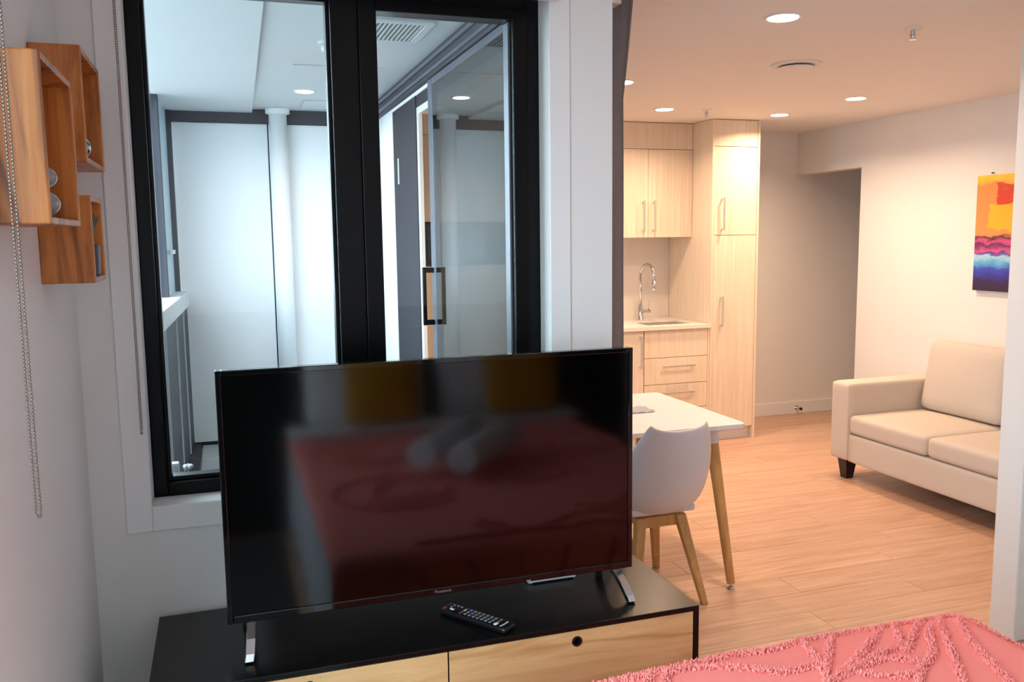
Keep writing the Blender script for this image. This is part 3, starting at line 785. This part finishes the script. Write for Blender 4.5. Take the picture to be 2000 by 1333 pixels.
# the same kind of looping ridges go on over the rest of the bed
for (cx, cy) in ((.62, 1.05), (1.15, .95), (1.5, .55), (.6, .4), (1.1, .3)):
    for k in range(3):
        r_ = .09+.07*k; a0 = random.uniform(0, 6)
        fluff([(cx+r_*1.15*math.cos(a0+q*.45), cy+r_*math.sin(a0+q*.45)) for q in range(11)], .012)
for k in range(9): 
    x = BX0+.1+k*.17
    fluff([(x, BYF+.02), (x+.03*math.sin(k), BYF+.12), (x-.02, BYF+.24)], .012)
# white sheet turned down over the coverlet's head end
tag(obj('turned_down_sheet', cushion(BX0+.0, BX1-.0, -.16, .05, BZ+.012, BZ+.03, .008, N=8), 'white_linen', smooth=True), 'white sheet folded back over the head end of the coverlet', 'sheet')
for i, (x0, x1) in enumerate(((.38, 1.0), (1.08, 1.70))):
    o = obj('pillow', cushion(x0, x1, -.13, -.01, 0, .42, .05, .03, 'y', N=8), 'white_linen', smooth=True)
    o.location = ((x0+x1)/2, -.24, BZ+.0); o.rotation_euler = (.16, 0, 0)
    tag(o, ['white pillow behind the mustard cushion nearer the side window', 'white pillow behind the mustard cushion farther from the side window'][i], 'pillow', 'bed pillows')
for i, (x0, x1) in enumerate(((.56, .94), (1.30, 1.70))):
    o = obj('mustard_cushion', cushion(x0, x1, -.05, .05, 0, .36, .045, .03, 'y', N=8), 'mustard_velvet', smooth=True)
    o.location = ((x0+x1)/2, -.05, BZ+.032); o.rotation_euler = (.2, 0, 0)
    tag(o, ['mustard yellow cushion on the bed nearer the side window', 'mustard yellow cushion on the bed farther from the side window'][i], 'cushion', 'mustard cushions')
def towel(c, ang, L, r, label):
    t = local_thing('rolled_towel', label, 'towel', (c[0], c[1], BZ+.014), ang, 'rolled white towels')
    bm = M(); N = 60; turns = 3.2; vs = []
    for k in range(N+1):
        a = k/N*turns*2*PI; rr = r*(.10+.80*k/N)
        vs.append((rr*math.cos(a), r+.004+rr*math.sin(a)))
    for x in (-L/2, L/2): pass
    A = [bm.verts.new((-L/2, y, z)) for y, z in vs]; Bv = [bm.verts.new((L/2, y, z)) for y, z in vs]
    for k in range(N): bm.faces.new((A[k], A[k+1], Bv[k+1], Bv[k]))
    bmesh.ops.recalc_face_normals(bm, faces=bm.faces[:]); bmesh.ops.solidify(bm, geom=bm.faces[:], thickness=.0185)
    obj('roll', bm, 'white_linen', t, smooth=True)
towel((.89, .70), -.88, .50, .082, 'rolled white towel on the coverlet, nearer the side window')
towel((1.03, .82), -.88, .50, .082, 'rolled white towel on the coverlet, nearer the bed middle')

# ------------------------------------------------------------------ kitchen
YK = 5.767
def handle_v(x, z0, z1, y, parent):
    h = obj('handle', B(x-.007, x+.007, y-.038, y-.026, z0, z1), 'brushed_steel', parent, .002)
    for z in (z0+.012, z1-.012): obj('mount', B(x-.006, x+.006, y-.027, y, z-.006, z+.006), 'brushed_steel', h)
def handle_h(x0, x1, z, y, parent):
    h = obj('handle', B(x0, x1, y-.038, y-.026, z-.007, z+.007), 'brushed_steel', parent, .002)
    for x in (x0+.012, x1-.012): obj('mount', B(x-.006, x+.006, y-.027, y, z-.006, z+.006), 'brushed_steel', h)
K = 'kitchen_oak'
t = thing('tall_cabinet', 'tall oak kitchen cabinet standing at the end of the run', 'cabinet', (3.7, 6.1, 0))
obj('side_panel', B(3.498, 3.516, YK-.005, YB-.002, 0, CH-.002), K, t, .001)
obj('side_panel', B(3.888, 3.906, YK-.005, YB-.002, 0, CH-.002), K, t, .001)
obj('carcass', B(3.517, 3.887, YK+.021, YB-.002, .10, CH-.002), K, t)
obj('top_panel', B(3.518, 3.886, YK, YK+.02, 2.243, CH-.004), K, t, .001)
d = obj('door', B(3.518, 3.886, YK, YK+.02, 1.586, 2.239), K, t, .001); handle_v(3.588, 1.622, 1.869, YK, d)
d = obj('door', B(3.518, 3.886, YK, YK+.02, .10, 1.582), K, t, .001); handle_v(3.588, .893, 1.127, YK, d)
obj('plinth', B(3.517, 3.887, YK+.05, YK+.066, 0, .098), 'trim_white', t)
t = thing('drawer_unit', 'oak drawer unit under the sink worktop beside the tall cabinet', 'cabinet', (3.22, 6.1, 0))
obj('carcass', B(2.945, 3.480, YK+.021, YB-.002, .10, .79), K, t)
obj('end_filler', B(3.481, 3.497, YK, YB-.002, .0, .888), K, t, .001)
obj('front_panel', B(2.948, 3.478, YK, YK+.02, .680, .886), K, t, .001)
for z0, z1 in ((.478, .676), (.287, .474), (.10, .283)):
    d = obj('drawer', B(2.948, 3.478, YK, YK+.02, z0, z1), K, t, .001); handle_h(3.10, 3.36, z1-.062, YK, d)
obj('plinth', B(2.945, 3.480, YK+.05, YK+.066, 0, .098), 'trim_white', t)
xs = [1.905, 2.42, 2.943]
for i, lb in ((0, 'oak base cabinet next to the oven tower'), (1, 'oak base cabinet left of the drawer unit')):
    a, b = xs[i], xs[i+1]
    t = thing('base_cabinet', lb, 'cabinet', ((a+b)/2, 6.1, 0), 'oak base cabinets')
    obj('carcass', B(a, b-.002, YK+.021, YB-.002, .10, .888), K, t)
    d = obj('door', B(a+.002, b-.003, YK, YK+.02, .10, .886), K, t, .001); handle_v(b-.032, .61, .855, YK, d)
    obj('plinth', B(a, b-.002, YK+.05, YK+.066, 0, .098), 'trim_white', t)
# worktop with a sink cut-out (four strips round the hole)
sx0, sx1, sy0, sy1 = 3.02, 3.40, 5.86, 6.14
bm = M()
for q in ((1.9, sx0, YK-.02, YB-.016), (sx1, 3.496, YK-.02, YB-.016), (sx0, sx1, YK-.02, sy0), (sx0, sx1, sy1, YB-.016)): box(bm, q[0], q[1], q[2], q[3], .890, .917)
tag(obj('worktop', bm, 'stone_white'), 'white stone kitchen worktop', 'worktop')
snk = thing('sink', 'undermounted steel sink in the white worktop', 'sink', (3.21, 6.0, .80))
g_ = .0015
bm = M()
for q in ((sx0+g_, sx0+.008, sy0+g_, sy1-g_), (sx1-.008, sx1-g_, sy0+g_, sy1-g_), (sx0+.008, sx1-.008, sy0+g_, sy0+.008), (sx0+.008, sx1-.008, sy1-.008, sy1-g_)): box(bm, q[0], q[1], q[2], q[3], .80, .908)
obj('bowl', bm, 'brushed_steel', snk)
obj('bowl_floor', B(sx0+.008, sx1-.008, sy0+.008, sy1-.008, .80, .804), 'brushed_steel', snk)
obj('drain', lathe(M(), [(.03, .804), (.03, .8065), (.02, .8065)], (3.21, 6.0, 0), 20), 'chrome', snk)
tag(obj('splashback', B(1.9, 3.496, YB-.014, YB-.001, .878, 1.574), 'splash_white'), 'plain white splashback panel behind the tap', 'splashback')
tp = thing('kitchen_tap', 'tall chrome gooseneck tap at the kitchen sink', 'tap', (3.14, 6.22, .917))
tx, ty = 3.14, 6.22
obj('base', lathe(M(), [(.026, .917), (.026, .925), (.02, .93), (.019, 1.03), (.014, 1.04)], (tx, ty, 0), 20), 'chrome', tp, smooth=True)
pts = [(tx, ty, 1.03), (tx, ty, 1.27)]+[(tx+.012*(1-math.cos(a)), ty-.09*(1-math.cos(a)), 1.27+.095*math.sin(a)) for a in [PI*k/10 for k in range(1, 10)]]+[(tx+.024, ty-.18, 1.27), (tx+.024, ty-.182, 1.245)]
obj('spout', tube(M(), pts, .0125, 14), 'chrome', tp, smooth=True)
obj('spray_head', tube(M(), [(tx+.024, ty-.182, 1.25), (tx+.024, ty-.184, 1.20), (tx+.024, ty-.186, 1.16)], [.014, .017, .018], 14), 'chrome', tp, smooth=True)
lv = obj('lever', tube(M(), [(tx+.015, ty, .99), (tx+.085, ty, .99)], .013, 12), 'chrome', tp, smooth=True)
obj('lever_arm', tube(M(), [(tx+.072, ty, .99), (tx+.078, ty, 1.07)], .005, 8), 'chrome', lv, smooth=True)
xs = [1.975, 2.355, 2.735, 3.118, 3.497]
for i, lb in ((0, 'oak wall cupboard by the oven tower'), (2, 'oak wall cupboard with two doors next to the tall cabinet')):
    a, b = xs[i], xs[i+2]
    t = thing('wall_cupboard', lb, 'cupboard', ((a+b)/2, 6.25, 1.576), 'oak wall cupboards')
    obj('carcass', B(a, b-.001, 6.072, YB-.0155, 1.576, CH-.003), K, t)
    m_ = (a+b)/2
    for x0, x1, hx in ((a+.001, m_-.0015, m_-.045), (m_+.0015, b-.002, m_+.045)):
        d = obj('door', B(x0, x1, 6.05, 6.07, 1.574, 2.238), K, t, .001); handle_v(hx, 1.62, 1.855, 6.05, d)
    obj('filler_panel', B(a+.001, b-.002, 6.05, 6.07, 2.242, CH-.004), K, t, .001)
ot = thing('oven_tower', 'oak kitchen tower with a built-in dark microwave seen through the balcony door', 'cabinet', (1.59, 6.1, 0))
obj('carcass', B(1.275, 1.895, YK+.021, YB-.002, .10, CH-.002), K, ot)
obj('door', B(1.278, 1.892, YK, YK+.02, 1.70, 2.27), K, ot, .001); obj('top_panel', B(1.278, 1.892, YK, YK+.02, 2.274, CH-.004), K, ot, .001)
d = obj('door', B(1.278, 1.892, YK, YK+.02, .10, 1.40), K, ot, .001)
obj('plinth', B(1.275, 1.895, YK+.05, YK+.066, 0, .098), 'trim_white', ot)
mw = thing('microwave', 'dark built-in microwave in the oak kitchen tower', 'microwave', (1.585, YK, 1.405))
obj('case', B(1.278, 1.892, YK-.008, YK+.019, 1.404, 1.696), 'black_metal', mw, .003)
obj('door_window', B(1.32, 1.72, YK-.012, YK-.008, 1.44, 1.66), 'tv_gloss', mw, .002)
obj('control_panel', B(1.76, 1.87, YK-.011, YK-.008, 1.44, 1.66), 'black_plastic', mw, .002)

ds = thing('door_stop', 'small chrome door stop on the far skirting board', 'door stop', (4.775, YB-.014, .04))
obj('plate', lathe(M(), [(.02, YB-.019), (.02, YB-.0145)], (4.775, 0, .055), 16, axis='y'), 'chrome', ds)
obj('stem', lathe(M(), [(.007, YB-.075), (.007, YB-.019)], (4.775, 0, .055), 12, axis='y'), 'chrome', ds)
obj('buffer', lathe(M(), [(.012, YB-.09), (.013, YB-.075)], (4.775, 0, .055), 14, axis='y'), 'black_plastic', ds)

# ------------------------------------------------------------------ dining table and chairs
tb = thing('dining_table', 'white square dining table with splayed beech legs', 'table', (1.79, 3.73, 0))
tx0, tx1, ty0, ty1 = 1.40, 2.205, 3.31, 4.16
bm = M(); pts = []
for cx_, cy_, a0 in ((tx1-.03, ty1-.03, 0), (tx0+.03, ty1-.03, 90), (tx0+.03, ty0+.03, 180), (tx1-.03, ty0+.03, 270)):
    for k in range(6): a = math.radians(a0+k*18); pts.append((cx_+.03*math.cos(a), cy_+.03*math.sin(a)))
prism(bm, pts, .728, .75, 'z'); obj('tabletop', bm, 'white_plastic', tb, .003)
for sx in (-1, 1):
    for sy in (-1, 1):
        mx, my = (tx0+tx1)/2, (ty0+ty1)/2
        top = Vector((mx+sx*.265, my+sy*.345, .715)); foot = Vector((mx+sx*.315, my+sy*.455, .025))
        mid = top.lerp(foot, .085)
        obj('socket', tube(M(), [top+Vector((0, 0, .014)), mid], [.034, .030], 16), 'white_plastic', tb, smooth=False)
        lg = obj('leg', tube(M(), [mid, foot], [.0285, .019], 16), 'beech', tb, smooth=False)
        obj('glide', lathe(M(), [(.017, .0), (.019, .004), (.013, .010), (.008, .014), (.008, .027)], (foot.x, foot.y, 0), 16), 'chrome', lg)
np_ = thing('paper_napkin', 'crumpled white paper napkin on the dining table', 'napkin', (1.86, 3.76, .75))
bm = M(); gr = []
for i in range(13):
    gr.append([bm.verts.new((1.80+.012*i+.004*random.uniform(-1, 1), 3.68+.012*j+.004*random.uniform(-1, 1), .752+.003*random.random()*(1 if 0 < i < 12 and 0 < j < 12 else .1)+.006*abs(math.sin(i*.8+j*.5)))) for j in range(13)])
for a, b in zip(gr, gr[1:]):
    for j in range(12): bm.faces.new((a[j], a[j+1], b[j+1], b[j]))
bmesh.ops.solidify(bm, geom=bm.faces[:], thickness=.001)
obj('sheet', bm, 'white_linen', np_, smooth=True)

def make_chair(label, loc, rot):
    c = local_thing('dining_chair', label, 'chair', loc, rot, 'white shell dining chairs')
    # rows: y, z, half width, forward wrap of the edge, lift of the edge
    rows = [(-.300, .797, .130, .018, .034), (-.298, .775, .150, .032, .024), (-.294, .72, .180, .062, .010), (-.286, .66, .202, .092, .004), (-.276, .60, .212, .112, .004),
            (-.262, .54, .212, .120, .014), (-.240, .475, .206, .115, .035), (-.205, .42, .196, .095, .065), (-.150, .392, .190, .055, .082), (-.06, .386, .190, .02, .08),
            (.04, .392, .192, .0, .065), (.12, .405, .190, -.01, .04), (.175, .418, .182, -.025, .018), (.200, .412, .170, -.04, .002)]
    bm = M(); gr = []; NU = 16
    for y, z, wd, fwd, lift in rows:
        row = []
        for k in range(NU+1):
            u = -1+2*k/NU; e = abs(u)**1.9
            row.append(bm.verts.new((wd*math.sin(u*PI/2*.92)/math.sin(PI/2*.92), y+fwd*e, z+lift*e)))
        gr.append(row)
    for a, b in zip(gr, gr[1:]):
        for k in range(NU): bm.faces.new((a[k], a[k+1], b[k+1], b[k]))
    bmesh.ops.recalc_face_normals(bm, faces=bm.faces[:]); bmesh.ops.solidify(bm, geom=bm.faces[:], thickness=.008)
    obj('shell', bm, 'white_plastic', c, smooth=True, sub=1)
    obj('seat_pad', cushion(-.155, .155, -.16, .16, .398, .435, .014, N=6), 'white_plastic', c, smooth=True)
    for sx in (-1, 1):
        for sy in (-1, 1):
            bm = M(); leg_beam(bm, (sx*.165, sy*.222, 0), (sx*.095, sy*.120, .385), .028, .05, .028, .034)
            obj('leg', bm, 'beech', c, .004)
    for s in (-1, 1):
        bm = M(); prism(bm, [(-.08, .335), (.08, .335), (.085, .383), (-.085, .383)], -.012+s*.115, .012+s*.115, 'y')
        obj('brace', bm, 'beech', c, .002)
        bm = M(); prism(bm, [(-.105, .34), (.105, .34), (.105, .382), (-.105, .382)], -.012+s*.09, .012+s*.09, 'x')
        obj('brace', bm, 'beech', c, .002)
    return c
ch1 = make_chair('white shell chair with beech legs at the near side of the dining table', (1.755, 3.40, 0), 0)
ch2 = dup(ch1, (1.62, 3.83, 0), -PI/2, 'white shell chair pushed under the dining table, mostly hidden behind the television')

# ------------------------------------------------------------------ sofa and painting
SF, SB_ = 3.76, 4.70; SY0, SY1 = 2.72, 4.69
so = thing('sofa', 'beige fabric sofa with dark tapered feet against the right wall', 'sofa', (4.23, 3.7, 0))
F = 'sofa_fabric'
obj('arm', cushion(SF, SB_-.02, 4.52, SY1, .125, .634, .022, N=8), F, so, smooth=True)
obj('arm', cushion(SF, SB_-.02, SY0, SY0+.17, .125, .634, .022, N=8), F, so, smooth=True)
obj('base', cushion(SF+.004, SB_-.02, SY0+.17, 4.52, .125, .308, .014, N=8), F, so, smooth=True)
obj('back', cushion(4.44, SB_, SY0+.17, 4.52, .308, .80, .03, N=8), F, so, smooth=True)
ym = 3.868
obj('seat_cushion', cushion(SF+.002, 4.44, ym+.003, 4.518, .312, .432, .03, .012, N=10), F, so, smooth=True)
obj('seat_cushion', cushion(SF+.002, 4.44, SY0+.172, ym-.003, .312, .432, .03, .012, N=10), F, so, smooth=True)
for a, b in ((ym+.0, 4.50), (SY0+.18, ym-.006)):
    o = obj('back_cushion', cushion(-.075, .075, a, b, 0, .46, .045, .028, 'x', N=10), F, so, smooth=True)
    dlt = Vector((4.365, (a+b)/2, .436)); o.location = dlt; o.rotation_euler = (0, .17, 0)
for x in (SF+.02, SB_-.12):
    for y in (SY0+.05, 4.545):
        bm = M(); leg_beam(bm, (x+.04, y+.04, 0), (x+.04, y+.04, .126), .055, .085); obj('foot', bm, 'espresso_wood', so, .003)
pa = thing('abstract_painting', 'bright abstract canvas of orange, magenta and blue bands on the right wall', 'painting', (4.715, 4.24, 1.206))
obj('canvas', B(4.70, 4.728, 3.93, 4.497, 1.206, 1.948), 'abstract_painting', pa, .002)
obj('nail', lathe(M(), [(.004, 4.712), (.004, 4.7295)], (0, 4.40, 1.962), 8, axis='x'), 'black_metal', pa)

# ------------------------------------------------------------------ curtain
cu = thing('curtain', 'grey curtain gathered at the end of the window wall', 'curtain', (1.25, 2.78, .02))
bm = M(); gr = []; NY, NZ = 90, 14
for i in range(NY+1):
    s = i/NY; row = []
    for j in range(NZ+1):
        h = j/NZ; z = .02+2.36*h
        amp = .026+.028*max(0, (h-.86)/.14)**1.0-.006*math.exp(-((h-.84)/.05)**2)
        y = 2.66+.36*s+.006*math.sin(s*31+2)
        row.append(bm.verts.new((1.262+amp*math.sin(s*2*PI*6+.9)+.004*math.sin(h*7+s*11), y, z)))
    gr.append(row)
for a, b in zip(gr, gr[1:]):
    for j in range(NZ): bm.faces.new((a[j], a[j+1], b[j+1], b[j]))
bmesh.ops.solidify(bm, geom=bm.faces[:], thickness=.003)
obj('cloth', bm, 'curtain_grey', cu, smooth=True)
obj('track', B(1.24, 1.275, 2.64, 5.2, 2.405, CH-.001), 'trim_white', cu, .003)
for k in range(6): obj('glider', B(1.252, 1.264, 2.69+k*.06, 2.70+k*.06, 2.375, 2.406), 'white_plastic', cu)

for o in bpy.data.objects:
    if '_world' in o: del o['_world']
